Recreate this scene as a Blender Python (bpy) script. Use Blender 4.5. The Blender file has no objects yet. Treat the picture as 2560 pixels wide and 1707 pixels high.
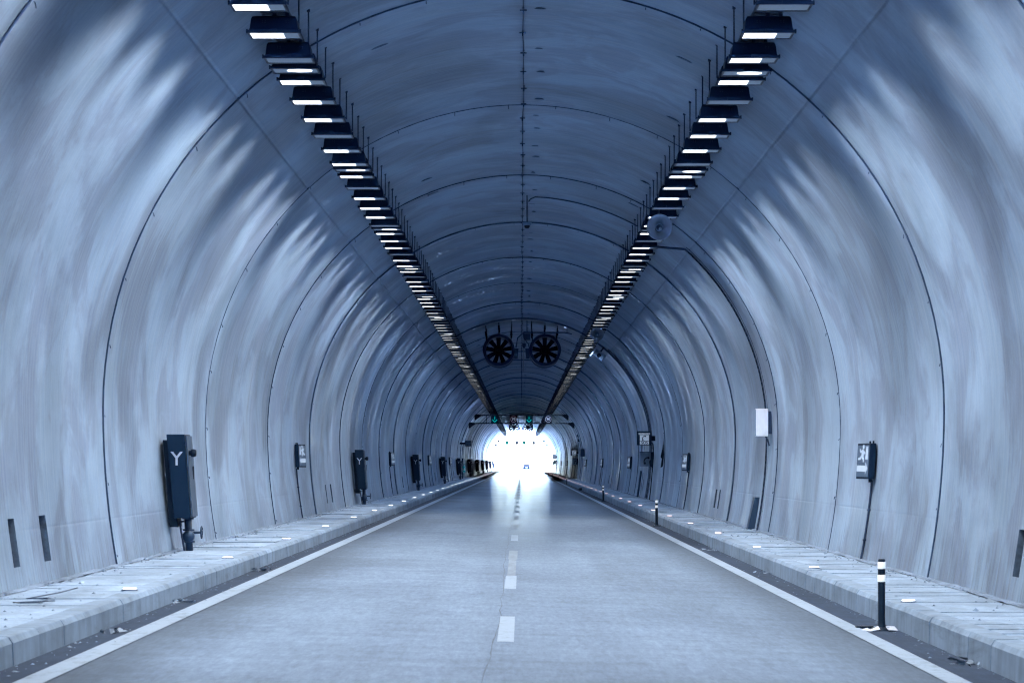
import bpy, math, random
from mathutils import Vector, Matrix, noise
random.seed(7)
R = math.radians
SC = bpy.context.scene
C = SC.collection
PI = math.pi

# ------------------------------------------------------------------ camera, sky, sun, exposure
CAMZ = 1.59
cam_d = bpy.data.cameras.new('camera')
cam = bpy.data.objects.new('camera', cam_d); C.objects.link(cam)
cam.location = (0, 0, CAMZ); cam.rotation_euler = (R(90), 0, 0)
cam_d.sensor_width = 36; cam_d.lens = 86.2
cam_d.shift_x = -23 / 2560; cam_d.shift_y = 304.5 / 2560
cam_d.clip_start = 0.2; cam_d.clip_end = 9000
cam_d.dof.use_dof = True; cam_d.dof.focus_distance = 80; cam_d.dof.aperture_fstop = 7.1
SC.camera = cam

SUN_EL, SUN_AZ = R(58), R(-86)
w = bpy.data.worlds.new('World'); SC.world = w; w.use_nodes = True
nt = w.node_tree; bg = nt.nodes['Background']
sky = nt.nodes.new('ShaderNodeTexSky'); sky.sky_type = 'NISHITA'; sky.sun_disc = False
sky.sun_elevation = SUN_EL; sky.sun_rotation = SUN_AZ
sky.dust_density = 1.5; sky.air_density = 1.0; sky.ozone_density = 1.0
tint = nt.nodes.new('ShaderNodeMix'); tint.data_type = 'RGBA'; tint.blend_type = 'MULTIPLY'; tint.inputs[0].default_value = 1
tint.inputs[7].default_value = (.70, .84, 1, 1)          # cool white balance of the photograph
nt.links.new(sky.outputs[0], tint.inputs[6]); nt.links.new(tint.outputs[2], bg.inputs[0]); bg.inputs[1].default_value = 0.14
sun_d = bpy.data.lights.new('sun', 'SUN'); sun_d.energy = 5.0; sun_d.angle = R(0.5); sun_d.color = (1, 0.97, 0.93)
sun = bpy.data.objects.new('sun', sun_d); C.objects.link(sun)
sd = Vector((math.sin(SUN_AZ) * math.cos(SUN_EL), math.cos(SUN_AZ) * math.cos(SUN_EL), math.sin(SUN_EL)))
sun.rotation_euler = sd.to_track_quat('Z', 'Y').to_euler()
sun.location = (-60, 40, 80)

vs = SC.view_settings
vs.view_transform = 'Standard'; vs.look = 'None'; vs.gamma = 1; vs.use_curve_mapping = False
EXPO = 8.0        # the picture is exposed for the dim tunnel; daylight at the mouth burns out
vs.exposure = EXPO
SC.render.engine = 'CYCLES'
cy = SC.cycles
cy.use_denoising = True; cy.filter_width = 1.15
cy.max_bounces = 8; cy.diffuse_bounces = 6; cy.glossy_bounces = 4
cy.sample_clamp_indirect = 6
cy.caustics_reflective = False; cy.caustics_refractive = False

LAMP_W = (4.9, 2.9, 1.3, .78)      # stepped-down lamp output along the tunnel (watts)

# ------------------------------------------------------------------ helpers
class MB:
    def __init__(s): s.v = []; s.f = []; s.uv = None
    def add(s, vs_, fs):
        o = len(s.v); s.v += [tuple(v) for v in vs_]; s.f += [tuple(i + o for i in f) for f in fs]; return s
    def hexa(s, p):          # 8 corners: bottom 4 (ccw), top 4
        return s.add(p, [(3, 2, 1, 0), (4, 5, 6, 7), (0, 1, 5, 4), (1, 2, 6, 5), (2, 3, 7, 6), (3, 0, 4, 7)])
    def box(s, x0, x1, y0, y1, z0, z1):
        return s.hexa([(x0, y0, z0), (x1, y0, z0), (x1, y1, z0), (x0, y1, z0), (x0, y0, z1), (x1, y0, z1), (x1, y1, z1), (x0, y1, z1)])
    def cbox(s, c, sx, sy, sz): return s.box(c[0] - sx / 2, c[0] + sx / 2, c[1] - sy / 2, c[1] + sy / 2, c[2] - sz / 2, c[2] + sz / 2)
    def tube(s, pts, r, n=8, cap=True, radii=None):
        pts = [Vector(p) for p in pts]; rings = []
        for i, p in enumerate(pts):
            d = (pts[min(i + 1, len(pts) - 1)] - pts[max(i - 1, 0)]).normalized()
            a = Vector((0, 0, 1)) if abs(d.z) < .9 else Vector((1, 0, 0))
            u = d.cross(a).normalized(); v = u.cross(d)
            rr = radii[i] if radii else r
            rings.append([p + (u * math.cos(2 * PI * k / n) + v * math.sin(2 * PI * k / n)) * rr for k in range(n)])
        vs_ = [q for rg in rings for q in rg]; fs = []
        for i in range(len(pts) - 1):
            for k in range(n):
                a, b = i * n + k, i * n + (k + 1) % n
                fs.append((a, a + n, b + n, b))
        if cap: fs += [tuple(range(n)), tuple(reversed(range((len(pts) - 1) * n, len(pts) * n)))]
        return s.add(vs_, fs)
    def lathe(s, prof, c=(0, 0, 0), ax='y', n=32):   # prof: (radius, along)
        m = len(prof); vs_ = []
        for r, t in prof:
            for k in range(n):
                a = 2 * PI * k / n; p, q = r * math.cos(a), r * math.sin(a)
                v = {'y': (p, t, q), 'z': (p, q, t), 'x': (t, p, q)}[ax]
                vs_.append((v[0] + c[0], v[1] + c[1], v[2] + c[2]))
        fs = [(i * n + k, i * n + (k + 1) % n, (i + 1) * n + (k + 1) % n, (i + 1) * n + k) for i in range(m - 1) for k in range(n)]
        return s.add(vs_, fs)
    def prism(s, poly, fn, t0, t1):   # poly of (p,q); fn(p,q,t)->xyz
        n = len(poly)
        vs_ = [fn(p, q, t0) for p, q in poly] + [fn(p, q, t1) for p, q in poly]
        fs = [tuple(range(n)), tuple(reversed(range(n, 2 * n)))] + [(i, i + n, (i + 1) % n + n, (i + 1) % n) for i in range(n)]
        return s.add(vs_, fs)
    def strip(s, p, q, wd, fn, t0, t1):       # flat 2-D bar from p to q
        d = Vector((q[0] - p[0], q[1] - p[1])).normalized(); nx, ny = -d.y * wd / 2, d.x * wd / 2
        return s.prism([(p[0] - nx, p[1] - ny), (q[0] - nx, q[1] - ny), (q[0] + nx, q[1] + ny), (p[0] + nx, p[1] + ny)], fn, t0, t1)
    def disc(s, c, r, fn, t0, t1, n=16):
        return s.prism([(c[0] + r * math.cos(2 * PI * k / n), c[1] + r * math.sin(2 * PI * k / n)) for k in range(n)], fn, t0, t1)
    def mesh(s, name, mat, smooth=False):
        me = bpy.data.meshes.new(name); me.from_pydata(s.v, [], s.f)
        if smooth: me.polygons.foreach_set('use_smooth', [True] * len(me.polygons))
        if mat: me.materials.append(mat)
        me.update(); return me
    def build(s, name, mat, parent=None, smooth=False, loc=None, bevel=0):
        return link(name, s.mesh(name, mat, smooth), parent, loc, bevel)

def link(name, me, parent=None, loc=None, bevel=0):
    o = bpy.data.objects.new(name, me); C.objects.link(o)
    if parent: o.parent = parent
    if loc: o.location = loc
    if bevel:
        b = o.modifiers.new('bevel', 'BEVEL'); b.width = bevel; b.segments = 2; b.limit_method = 'ANGLE'
    return o
def tag(o, label=None, cat=None, group=None, kind=None):
    if label: o['label'] = label
    if cat: o['category'] = cat
    if group: o['group'] = group
    if kind: o['kind'] = kind
    return o
def thing(name, label, cat, loc=(0, 0, 0), group=None):
    o = bpy.data.objects.new(name, None); C.objects.link(o); o.location = loc; o.empty_display_size = .1
    return tag(o, label, cat, group)
KIDS = {}
def kids(o): return [c for c in bpy.data.objects if c.parent is o]
def copy_tree(o, loc, label, group=None, tree=None):
    tree = tree or subtree(o)
    m = {}
    for q, par in tree:
        c = q.copy(); C.objects.link(c); m[q] = c
        if par: c.parent = m[par]
    r = m[o]; r.location = loc; r['label'] = label
    if group: r['group'] = group
    return r
def subtree(o):
    out = [(o, None)]
    def rec(q):
        for ch in q.children: out.append((ch, q)); rec(ch)
    rec(o); return out
ORD = ['', 'first', 'second', 'third', 'fourth', 'fifth', 'sixth', 'seventh', 'eighth', 'ninth', 'tenth', 'eleventh', 'twelfth',
       'thirteenth', 'fourteenth', 'fifteenth', 'sixteenth', 'seventeenth', 'eighteenth', 'nineteenth', 'twentieth']
def text_mesh(txt, size, ext, mat, name, bold=0.0):
    cu = bpy.data.curves.new(name, 'FONT'); cu.body = txt; cu.size = size; cu.align_x = 'CENTER'; cu.align_y = 'CENTER'
    cu.extrude = ext; cu.offset = bold; cu.resolution_u = 4
    ob = bpy.data.objects.new(name, cu); C.objects.link(ob)
    dg = bpy.context.evaluated_depsgraph_get(); dg.update()
    me = bpy.data.meshes.new_from_object(ob.evaluated_get(dg)); me.name = name
    bpy.data.objects.remove(ob); bpy.data.curves.remove(cu)
    me.materials.clear(); me.materials.append(mat)
    return me

# ------------------------------------------------------------------ materials
def newmat(name):
    m = bpy.data.materials.new(name); m.use_nodes = True
    return m, m.node_tree, m.node_tree.nodes['Principled BSDF']
def N(t, typ, **k):
    n = t.nodes.new(typ)
    for a, b in k.items(): setattr(n, a, b)
    return n
def noise_node(t, vec, scale=1, detail=4, rough=.55, dist=0):
    n = N(t, 'ShaderNodeTexNoise'); n.inputs['Scale'].default_value = scale; n.inputs['Detail'].default_value = detail
    n.inputs['Roughness'].default_value = rough; n.inputs['Distortion'].default_value = dist
    if vec: t.links.new(vec, n.inputs['Vector'])
    return n.outputs['Fac']
def scaled(t, vec, s):
    n = N(t, 'ShaderNodeMapping'); n.inputs['Scale'].default_value = s
    t.links.new(vec, n.inputs['Vector']); return n.outputs[0]
def rng(t, v, a, b, c, d, smooth=False):
    n = N(t, 'ShaderNodeMapRange'); n.interpolation_type = 'SMOOTHSTEP' if smooth else 'LINEAR'
    for i, x in enumerate((a, b, c, d)): n.inputs[i + 1].default_value = x
    t.links.new(v, n.inputs[0]); return n.outputs[0]
def mth(t, op, a, b=None):
    n = N(t, 'ShaderNodeMath', operation=op)
    for i, x in enumerate((a, b)):
        if x is None: continue
        if isinstance(x, (int, float)): n.inputs[i].default_value = x
        else: t.links.new(x, n.inputs[i])
    return n.outputs[0]
def mix(t, f, a, b, blend='MIX'):
    n = N(t, 'ShaderNodeMix', data_type='RGBA', blend_type=blend)
    for i, x in ((0, f), (6, a), (7, b)):
        if isinstance(x, (int, float)): n.inputs[i].default_value = x
        elif isinstance(x, tuple): n.inputs[i].default_value = (*x, 1)
        else: t.links.new(x, n.inputs[i])
    return n.outputs[2]
def bump(t, h, bsdf, strength=.3, dist=.01):
    n = N(t, 'ShaderNodeBump'); n.inputs['Strength'].default_value = strength; n.inputs['Distance'].default_value = dist
    t.links.new(h, n.inputs['Height']); t.links.new(n.outputs[0], bsdf.inputs['Normal'])

CON = (.120, .191, .300)      # blue-grey concrete
def mat_lining():
    m, t, b = newmat('lining_concrete')
    uv = N(t, 'ShaderNodeUVMap').outputs[0]      # u = arc length, v = metres along the tunnel
    blot = noise_node(t, scaled(t, uv, (.24, .22, 1)), 1, 6, .60, .6)
    patch = noise_node(t, scaled(t, uv, (.55, .60, 1)), 1, 7, .62, .9)
    patch2 = noise_node(t, scaled(t, uv, (1.5, 2.0, 1)), 1, 7, .72, .6)
    streak = noise_node(t, scaled(t, uv, (.22, 13, 1)), 1, 6, .72)
    fine = noise_node(t, scaled(t, uv, (1.1, 48, 1)), 1, 4, .7)
    grain = noise_node(t, scaled(t, uv, (26, 60, 1)), 1, 3, .7)
    pits = noise_node(t, scaled(t, uv, (2.6, 17, 1)), 1, 4, .65)
    ones = mth(t, 'MULTIPLY', rng(t, blot, .36, .64, .68, 1.15, True), rng(t, patch, .46, .57, 1.06, .78, True))
    ones = mth(t, 'MULTIPLY', ones, rng(t, patch2, .46, .66, 1.03, .90, True))
    ones = mth(t, 'MULTIPLY', ones, rng(t, streak, .3, .7, .92, 1.06))
    ones = mth(t, 'MULTIPLY', ones, rng(t, fine, .25, .75, .90, 1.09))
    ones = mth(t, 'MULTIPLY', ones, rng(t, grain, .3, .7, .90, 1.09))
    ones = mth(t, 'MULTIPLY', ones, rng(t, pits, .665, .73, 1.0, .55, True))
    gz = N(t, 'ShaderNodeSeparateXYZ'); t.links.new(N(t, 'ShaderNodeNewGeometry').outputs['Position'], gz.inputs[0])
    drip = noise_node(t, scaled(t, uv, (.9, 11, 1)), 1, 5, .7)      # splash dirt rising from the wall foot
    low = rng(t, gz.outputs[2], 1.15, .2, 0, 1, True)
    ones = mth(t, 'MULTIPLY', ones, mth(t, 'SUBTRACT', 1.0, mth(t, 'MULTIPLY', low, rng(t, drip, .46, .66, 0, .5, True))))
    col = mix(t, rng(t, patch, .42, .62, 0, 1, True), CON, (.126, .187, .302))
    vm = N(t, 'ShaderNodeVectorMath', operation='SCALE')
    t.links.new(col, vm.inputs[0]); t.links.new(ones, vm.inputs['Scale'])
    t.links.new(vm.outputs[0], b.inputs['Base Color'])
    t.links.new(rng(t, streak, .3, .7, .36, .58), b.inputs['Roughness'])
    b.inputs['Specular IOR Level'].default_value = .45
    b.inputs['Specular Tint'].default_value = (.42, .66, 1, 1)
    h = mth(t, 'ADD', mth(t, 'MULTIPLY', streak, .55), mth(t, 'ADD', mth(t, 'MULTIPLY', fine, .12), mth(t, 'MULTIPLY', patch, .5)))
    bump(t, h, b, .36, .010)
    return m
def mat_concrete(name, col=CON, var=.14, rough=.75, streaky=False):
    m, t, b = newmat(name)
    tc = N(t, 'ShaderNodeTexCoord'); oi = N(t, 'ShaderNodeObjectInfo')
    geo = N(t, 'ShaderNodeNewGeometry').outputs['Position']
    n1 = noise_node(t, scaled(t, geo, (2.2, .9, 2)), 1, 6, .65)
    n2 = noise_node(t, scaled(t, geo, (5, 4.5, 1.1) if streaky else (22, 22, 22)), 1, 5, .7)
    f = mth(t, 'MULTIPLY', rng(t, n1, .3, .7, 1 - var, 1 + var), rng(t, n2, .3, .7, 1 - var * (1.5 if streaky else .6), 1 + var * .7))
    n3 = noise_node(t, scaled(t, geo, (1.3, .7, 3)), 1, 7, .75, .8)
    f = mth(t, 'MULTIPLY', f, rng(t, n3, .52, .68, 1, .70, True))
    f = mth(t, 'MULTIPLY', f, rng(t, oi.outputs['Random'], 0, 1, .90, 1.06))
    vm = N(t, 'ShaderNodeVectorMath', operation='SCALE'); vm.inputs[0].default_value = col
    t.links.new(f, vm.inputs['Scale']); t.links.new(vm.outputs[0], b.inputs['Base Color'])
    b.inputs['Roughness'].default_value = rough; b.inputs['Specular IOR Level'].default_value = .12; b.inputs['Specular Tint'].default_value = (.5, .74, 1, 1)
    bump(t, n2, b, .35, .006)
    return m
def mat_road(name, col, gutter=False):
    m, t, b = newmat(name)
    geo = N(t, 'ShaderNodeNewGeometry').outputs['Position']
    big = noise_node(t, scaled(t, geo, (.35, .12, 1)), 1, 5, .6, .4)
    tine = noise_node(t, scaled(t, geo, (.30, 2.2, 1)), 1, 7, .74)
    agg = noise_node(t, scaled(t, geo, (22, 2.8, 10)), 1, 4, .75)
    mott = noise_node(t, scaled(t, geo, (7, 1.5, 4)), 1, 6, .8)
    wear = noise_node(t, scaled(t, geo, (1.1, .018, 1)), 1, 3, .5)
    f = mth(t, 'MULTIPLY', rng(t, big, .3, .7, .86, 1.12, True), rng(t, tine, .3, .7, .87, 1.11))
    f = mth(t, 'MULTIPLY', f, rng(t, agg, .3, .7, .83, 1.15))
    f = mth(t, 'MULTIPLY', f, rng(t, mott, .3, .7, .87, 1.12))
    f = mth(t, 'MULTIPLY', f, rng(t, wear, .3, .7, .9, 1.1))
    if not gutter:       # traffic-worn lanes stay pale, the strip beside the edge lines keeps its dirt
        sx = N(t, 'ShaderNodeSeparateXYZ'); t.links.new(geo, sx.inputs[0])
        ax = mth(t, 'ABSOLUTE', mth(t, 'ADD', sx.outputs[0], mth(t, 'MULTIPLY', mth(t, 'SUBTRACT', big, .5), .7)))
        f = mth(t, 'MULTIPLY', f, rng(t, ax, 2.3, 3.25, 1, .56, True))
    vm = N(t, 'ShaderNodeVectorMath', operation='SCALE'); vm.inputs[0].default_value = col
    t.links.new(f, vm.inputs['Scale']); t.links.new(vm.outputs[0], b.inputs['Base Color'])
    b.inputs['Roughness'].default_value = .9; b.inputs['Specular IOR Level'].default_value = .05
    h = mth(t, 'ADD', mth(t, 'MULTIPLY', tine, 1.0), mth(t, 'MULTIPLY', agg, .35))
    bump(t, h, b, .25, .006)
    # worn polished concrete: matte from above, sheen that rises only at very grazing angles
    ge = N(t, 'ShaderNodeNewGeometry'); dp = N(t, 'ShaderNodeVectorMath', operation='DOT_PRODUCT')
    t.links.new(ge.outputs['Incoming'], dp.inputs[0]); t.links.new(ge.outputs['True Normal'], dp.inputs[1])
    gl = N(t, 'ShaderNodeBsdfGlossy'); gl.inputs['Color'].default_value = (.60, .67, .78, 1)
    t.links.new(rng(t, tine, .3, .7, .09, .20), gl.inputs['Roughness'])
    bn = N(t, 'ShaderNodeBump'); bn.inputs['Strength'].default_value = .06; bn.inputs['Distance'].default_value = .004
    t.links.new(tine, bn.inputs['Height']); t.links.new(bn.outputs[0], gl.inputs['Normal'])
    k = rng(t, mth(t, 'ABSOLUTE', dp.outputs['Value']), .040, .005, .0, .08 if gutter else .17, True)
    ms = N(t, 'ShaderNodeMixShader'); t.links.new(k, ms.inputs[0]); t.links.new(b.outputs[0], ms.inputs[1]); t.links.new(gl.outputs[0], ms.inputs[2])
    t.links.new(ms.outputs[0], t.nodes['Material Output'].inputs[0])
    return m
def mat_paint(name, col, worn=.5):
    m, t, b = newmat(name)
    geo = N(t, 'ShaderNodeNewGeometry').outputs['Position']
    n = noise_node(t, scaled(t, geo, (9, 5, 5)), 1, 6, .75)
    n2 = noise_node(t, scaled(t, geo, (2, .6, 1)), 1, 3, .6)
    f = rng(t, mth(t, 'ADD', mth(t, 'MULTIPLY', n, .7), mth(t, 'MULTIPLY', n2, .3)), worn - .08, worn + .12, 0, 1, True)
    c = mix(t, f, col, tuple(x * .62 for x in col))
    t.links.new(c, b.inputs['Base Color']); b.inputs['Roughness'].default_value = .8; b.inputs['Specular IOR Level'].default_value = .05
    return m
def mat_plain(name, col, rough=.5, metal=0, var=.12, scale=6, spec=.5):
    m, t, b = newmat(name)
    geo = N(t, 'ShaderNodeTexCoord').outputs['Object']
    n = noise_node(t, scaled(t, geo, (scale, scale, scale * .5)), 1, 5, .65)
    vm = N(t, 'ShaderNodeVectorMath', operation='SCALE'); vm.inputs[0].default_value = col
    t.links.new(rng(t, n, .3, .7, 1 - var, 1 + var), vm.inputs['Scale']); t.links.new(vm.outputs[0], b.inputs['Base Color'])
    t.links.new(rng(t, n, .3, .7, max(rough - .08, .02), min(rough + .1, 1)), b.inputs['Roughness'])
    b.inputs['Metallic'].default_value = metal; b.inputs['Specular IOR Level'].default_value = spec * .5
    b.inputs['Specular Tint'].default_value = (.5, .74, 1, 1)
    return m
def mat_emit(name, col, st, base=(.3, .35, .45), scaled_=True):
    m, t, b = newmat(name)
    b.inputs['Base Color'].default_value = (*base, 1); b.inputs['Roughness'].default_value = .5
    b.inputs['Specular IOR Level'].default_value = .08; b.inputs['Specular Tint'].default_value = (.5, .74, 1, 1)
    b.inputs['Emission Color'].default_value = (*col, 1); b.inputs['Emission Strength'].default_value = st * (8 / 2 ** EXPO if scaled_ else 1)
    return m

M = {}
M['lining'] = mat_lining()
M['slab'] = mat_concrete('slab_concrete', (.112, .173, .270), .30, .8)
M['kerb'] = mat_concrete('kerb_concrete', (.094, .149, .238), .22, .75, True)
M['road'] = mat_road('road_concrete', (.064, .102, .167))
M['gutter'] = mat_road('gutter_asphalt', (.014, .026, .052), True)
M['white'] = mat_paint('road_paint_white', (.115, .170, .255), .56)
M['white_worn'] = mat_paint('road_paint_worn', (.108, .158, .238), .44)
M['patch'] = mat_paint('blacked_out_paint', (.03, .045, .08), .5)
M['crack'] = mat_paint('crack_filler', (.04, .066, .11), .5)
M['joint'] = mat_plain('joint_rubber', (.016, .034, .076), .7)
M['navy'] = mat_plain('navy_cabinet_paint', (.0012, .008, .026), .55, spec=.3)
M['door'] = mat_plain('grey_door_paint', (.024, .043, .08), .5)
M['housing'] = mat_plain('lamp_housing', (.003, .011, .034), .5, spec=.3)
M['steel'] = mat_plain('dark_galvanised_steel', (.02, .035, .075), .5, .3)
M['black'] = mat_plain('black_rubber', (.0012, .005, .015), .6, spec=.3)
M['pipe'] = mat_plain('painted_pipe', (.012, .028, .065), .45)
M['grey'] = mat_plain('grey_plastic', (.11, .175, .28), .5)
M['pale'] = mat_plain('pale_sheet_metal', (.44, .53, .67), .45)
M['letter'] = mat_plain('white_vinyl', (.24, .30, .42), .5)
M['signface'] = mat_plain('sign_face', (.034, .062, .115), .35)
M['signwhite'] = mat_emit('sign_white', (.62, .78, 1), .035, (.17, .24, .35))
M['retro_glow'] = mat_emit('reflector_sheet_glow', (.8, .9, 1), .04, (.45, .5, .58))  # weak emission stands in for light thrown back by the reflectors
M['lamp'] = mat_emit('lamp_glass', (.86, .93, 1), .5, (.02, .03, .04))
M['lampfar'] = mat_emit('lamp_glass_low', (.86, .93, 1), .18, (.02, .03, .04))
M['lampdim'] = mat_emit('lamp_glass_lowest', (.86, .93, 1), .11, (.02, .03, .04))
LAMP_L = []
for i, wt in enumerate(LAMP_W):
    ld = bpy.data.lights.new('lamp_light', 'SPOT'); ld.energy = wt; ld.spot_size = R(156); ld.spot_blend = .48
    ld.shadow_soft_size = .13; ld.color = ((1, .85, .71), (1, .86, .74), (.80, .84, .92), (.66, .80, 1))[i]; LAMP_L.append(ld)
def lit(parent, ld, x):
    o = bpy.data.objects.new('lamp_light', ld); C.objects.link(o); o.parent = parent; o.location = (x, 0, -.02); o.scale = (1, .56, 1)      # beam thrown crosswise, narrower along the road
M['lensoff_glow'] = mat_emit('frosted_lens_glow', (.55, .75, 1), .014, (.12, .17, .25))  # unlit lenses and gear covers get a faint added glow
M['stud'] = mat_emit('stud_light', (.85, .93, 1), .6)
M['studred'] = mat_emit('stud_light_pinkish', (1, .74, .76), .24)
M['cyan'] = mat_emit('green_signal', (.0, .66, .86), .085, (.0, .2, .2))
M['digit'] = mat_emit('signal_digit', (.55, .72, 1), .05)
M['ring'] = mat_emit('signal_ring', (.6, .35, .5), .022)
M['horn'] = mat_plain('horn_plastic', (.17, .22, .31), .5, spec=.3)
M['fan'] = mat_plain('fan_casing', (.004, .012, .045), .5)
M['blade'] = mat_plain('fan_blade', (.002, .004, .011), .6, spec=.2)
M['debris'] = mat_plain('litter', (.075, .11, .17), .8, var=.7, scale=2)
M['niche_shade'] = mat_concrete('niche_shade_concrete', (.045, .072, .12), .3, .95)  # concrete darkened to put the recess shade into its colour
M['dirt'] = mat_concrete('dirt', (.075, .115, .185), .45, .95)
M['carpaint'] = mat_plain('car_paint', (.0004, .0009, .002), .8, 0, spec=.01)
M['carglass'] = mat_plain('car_glass', (.0002, .0004, .0008), .6, spec=.01)
M['tyre'] = mat_plain('tyre_rubber', (.002, .003, .005), .9, spec=.05)
M['taillight'] = mat_plain('tail_light', (.006, .004, .006), .6, spec=.1)
M['land'] = mat_concrete('outside_ground', (.17, .26, .42), .15, .9)
M['handset'] = mat_plain('handset_black', (.006, .012, .03), .5)

# ------------------------------------------------------------------ tunnel profile
XC, RC, ZC = 0.03, 5.27, CAMZ + .68
S90 = RC * PI / 2
Y_IN, Y_OUT = -39.3, 440.7
RING0, RING = .7, 10.0
def prof(s):
    a = abs(s); sg = 1 if s >= 0 else -1
    if a < S90:
        t = a / RC; return XC + sg * RC * math.sin(t), ZC + RC * math.cos(t), sg * math.sin(t), math.cos(t)
    dz = a - S90; return XC + sg * (RC - .046 * dz * dz), ZC - dz, sg * 1.0, -.08 * dz
def wallx(side, z):
    dz = ZC - z
    if dz >= 0: return XC + side * (RC - .046 * dz * dz)
    return XC + side * math.sqrt(RC * RC - dz * dz)
def wall_s(side, z):
    dz = ZC - z
    if dz >= 0: return side * (S90 + dz)
    return side * RC * math.acos((z - ZC) / RC)
def archz(x): return ZC + math.sqrt(RC * RC - (x - XC) ** 2)
def road_z(x): return -.027 * x

S_END = S90 + 2.45
SEAMS = [(-3.92, .012), (3.92, .012), (-(S90 + 1.37), .005), (S90 + 1.37, .005), (0, .006)]
NICHE = {}
for k in range(11):
    for side in (-1, 1):
        for y0 in ((24.65, 26.25) if side < 0 else (23.75, 25.35)):
            y = y0 + 40 * k; seg = int(math.floor((y - RING0) / RING))
            z1 = CAMZ - (.56 if side < 0 else .69); z0 = z1 - .49
            NICHE.setdefault(seg, []).append((side, y, y + .34, z0, z1))

def ring_offset(s, y, seg):
    t = (y - RING0 - seg * RING) / RING
    o = .042 * (t - .5)                                     # formwork taper: a small step at every ring
    o += .024 * math.sin(2 * PI * (t * 3 + .3 * math.sin(seg * 1.7)))
    o += .036 * (noise.noise(Vector((s * .10, y * .55, 3.1))))
    o += .018 * (noise.noise(Vector((s * .25, y * 1.7, 9.7))))
    return o * (.38 + .62 * min(max((y - 45) / 70, 0), 1))      # relief flattened near the camera to keep its shading bands faint

def lining_segment(seg, parent):
    y0, y1 = RING0 + seg * RING, RING0 + (seg + 1) * RING
    y0 = max(y0, Y_IN); y1 = min(y1, Y_OUT)
    near = y0 < 130
    ys = [y0, y0 + .004, y0 + .009, y0 + .06] + [y0 + (y1 - y0) * i / (26 if near else 20) for i in range(1, 26 if near else 20)] + [y1 - .06, y1 - .009, y1 - .004, y1]
    n = 78 if near else 60
    ss = [-S_END + 2 * S_END * i / n for i in range(n + 1)]
    for c, hw in SEAMS:
        ss = [x for x in ss if abs(x - c) > .08] + [c - hw - .03, c - hw - .008, c - hw, c + hw, c + hw + .008, c + hw + .03]
    nic = [q for q in NICHE.get(seg, []) if y0 < q[1] and q[2] < y1]
    for side, a, b, z0, z1 in nic:
        sa, sb = wall_s(side, z1), wall_s(side, z0)
        ys = [x for x in ys if abs(x - a) > .05 and abs(x - b) > .05] + [a, b]
        ss = [x for x in ss if abs(x - sa) > .03 and abs(x - sb) > .03] + [sa, sb]
    ys = sorted(set(ys)); ss = sorted(set(ss))
    V = []; U = []
    for y in ys:
        end = (y in (y0, y1))
        for s in ss:
            x, z, nx, nz = prof(s)
            o = ring_offset(s, y, seg)
            for c, hw in SEAMS:
                if abs(s - c) <= hw + .001: o += .010 if hw > .008 else .002
            if end: o = .09
            V.append((x + nx * o, y, z + nz * o)); U.append((s, y))
    ns = len(ss); F = []
    for i in range(len(ys) - 1):
        ym = (ys[i] + ys[i + 1]) / 2
        for j in range(ns - 1):
            sm = (ss[j] + ss[j + 1]) / 2
            hole = False
            for side, a, b, z0, z1 in nic:
                sa, sb = sorted((wall_s(side, z1), wall_s(side, z0)))
                if a < ym < b and sa < sm < sb: hole = True
            if not hole:
                q = i * ns + j; F.append((q, q + ns, q + ns + 1, q + 1))
    me = bpy.data.meshes.new('lining_ring'); me.from_pydata(V, [], F)
    me.polygons.foreach_set('use_smooth', [True] * len(F))
    uvl = me.uv_layers.new(name='UVMap'); li = [0] * len(me.loops); me.loops.foreach_get('vertex_index', li)
    off = (seg * 3.7) % 11.0                        # every cast ring has its own stain pattern
    flat = []
    for i in li: flat += [U[i][0] + off * 5, U[i][1] + off * 9]
    uvl.data.foreach_set('uv', flat); me.materials.append(M['lining']); me.update()
    o = link('lining_ring', me, parent)
    for side, a, b, z0, z1 in nic:
        mb = MB(); d = .28
        def P(y, z, e):
            x, zz, nx, nz = prof(wall_s(side, z)); q = ring_offset(wall_s(side, z), y, seg) + e
            return (x + nx * q, y, zz + nz * q)
        p = [P(a, z0, 0), P(b, z0, 0), P(b, z1, 0), P(a, z1, 0), P(a, z0, d), P(b, z0, d), P(b, z1, d), P(a, z1, d)]
        mb.add(p, [(4, 5, 6, 7), (0, 1, 5, 4), (1, 2, 6, 5), (2, 3, 7, 6), (3, 0, 4, 7)])
        mb.build('wall_niche', M['niche_shade'], o)
    return o

tunnel = thing('tunnel_lining', 'curved grey concrete tunnel vault cast in rings, dark joints between them', 'tunnel')
for seg in range(-4, 44): lining_segment(seg, tunnel)
# joint strips with little clips
def joint_strip(y):
    mb = MB(); pts = []
    n = 72
    ring = []
    for i in range(n + 1):
        s = -S_END + 2 * S_END * i / n; x, z, nx, nz = prof(s); k = int(round((y - RING0) / RING))
        e = (ring_offset(s, y, k - 1) + ring_offset(s, y, k)) / 2 + .001
        wob = .004 * math.sin(i * 1.3 + y)
        ring.append((x + nx * e, y + wob, z + nz * e))
    mb.tube(ring, .0125, 6)
    rr = random.Random(int(y * 10))
    for i in range(2, n - 1, 3):
        s = -S_END + 2 * S_END * (i + rr.uniform(-.3, .3)) / n; x, z, nx, nz = prof(s)
        L = rr.uniform(.05, .12)
        mb.tube([(x + nx * .0, y, z + nz * .0), (x - nx * .018, y + L * .6, z - nz * .018), (x - nx * .02, y + L, z - nz * .02 - L * .35)], .006, 4)
    mb.build('joint_strip', M['joint'], tunnel)
for k in range(0, 44): joint_strip(RING0 + RING * k)
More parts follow.
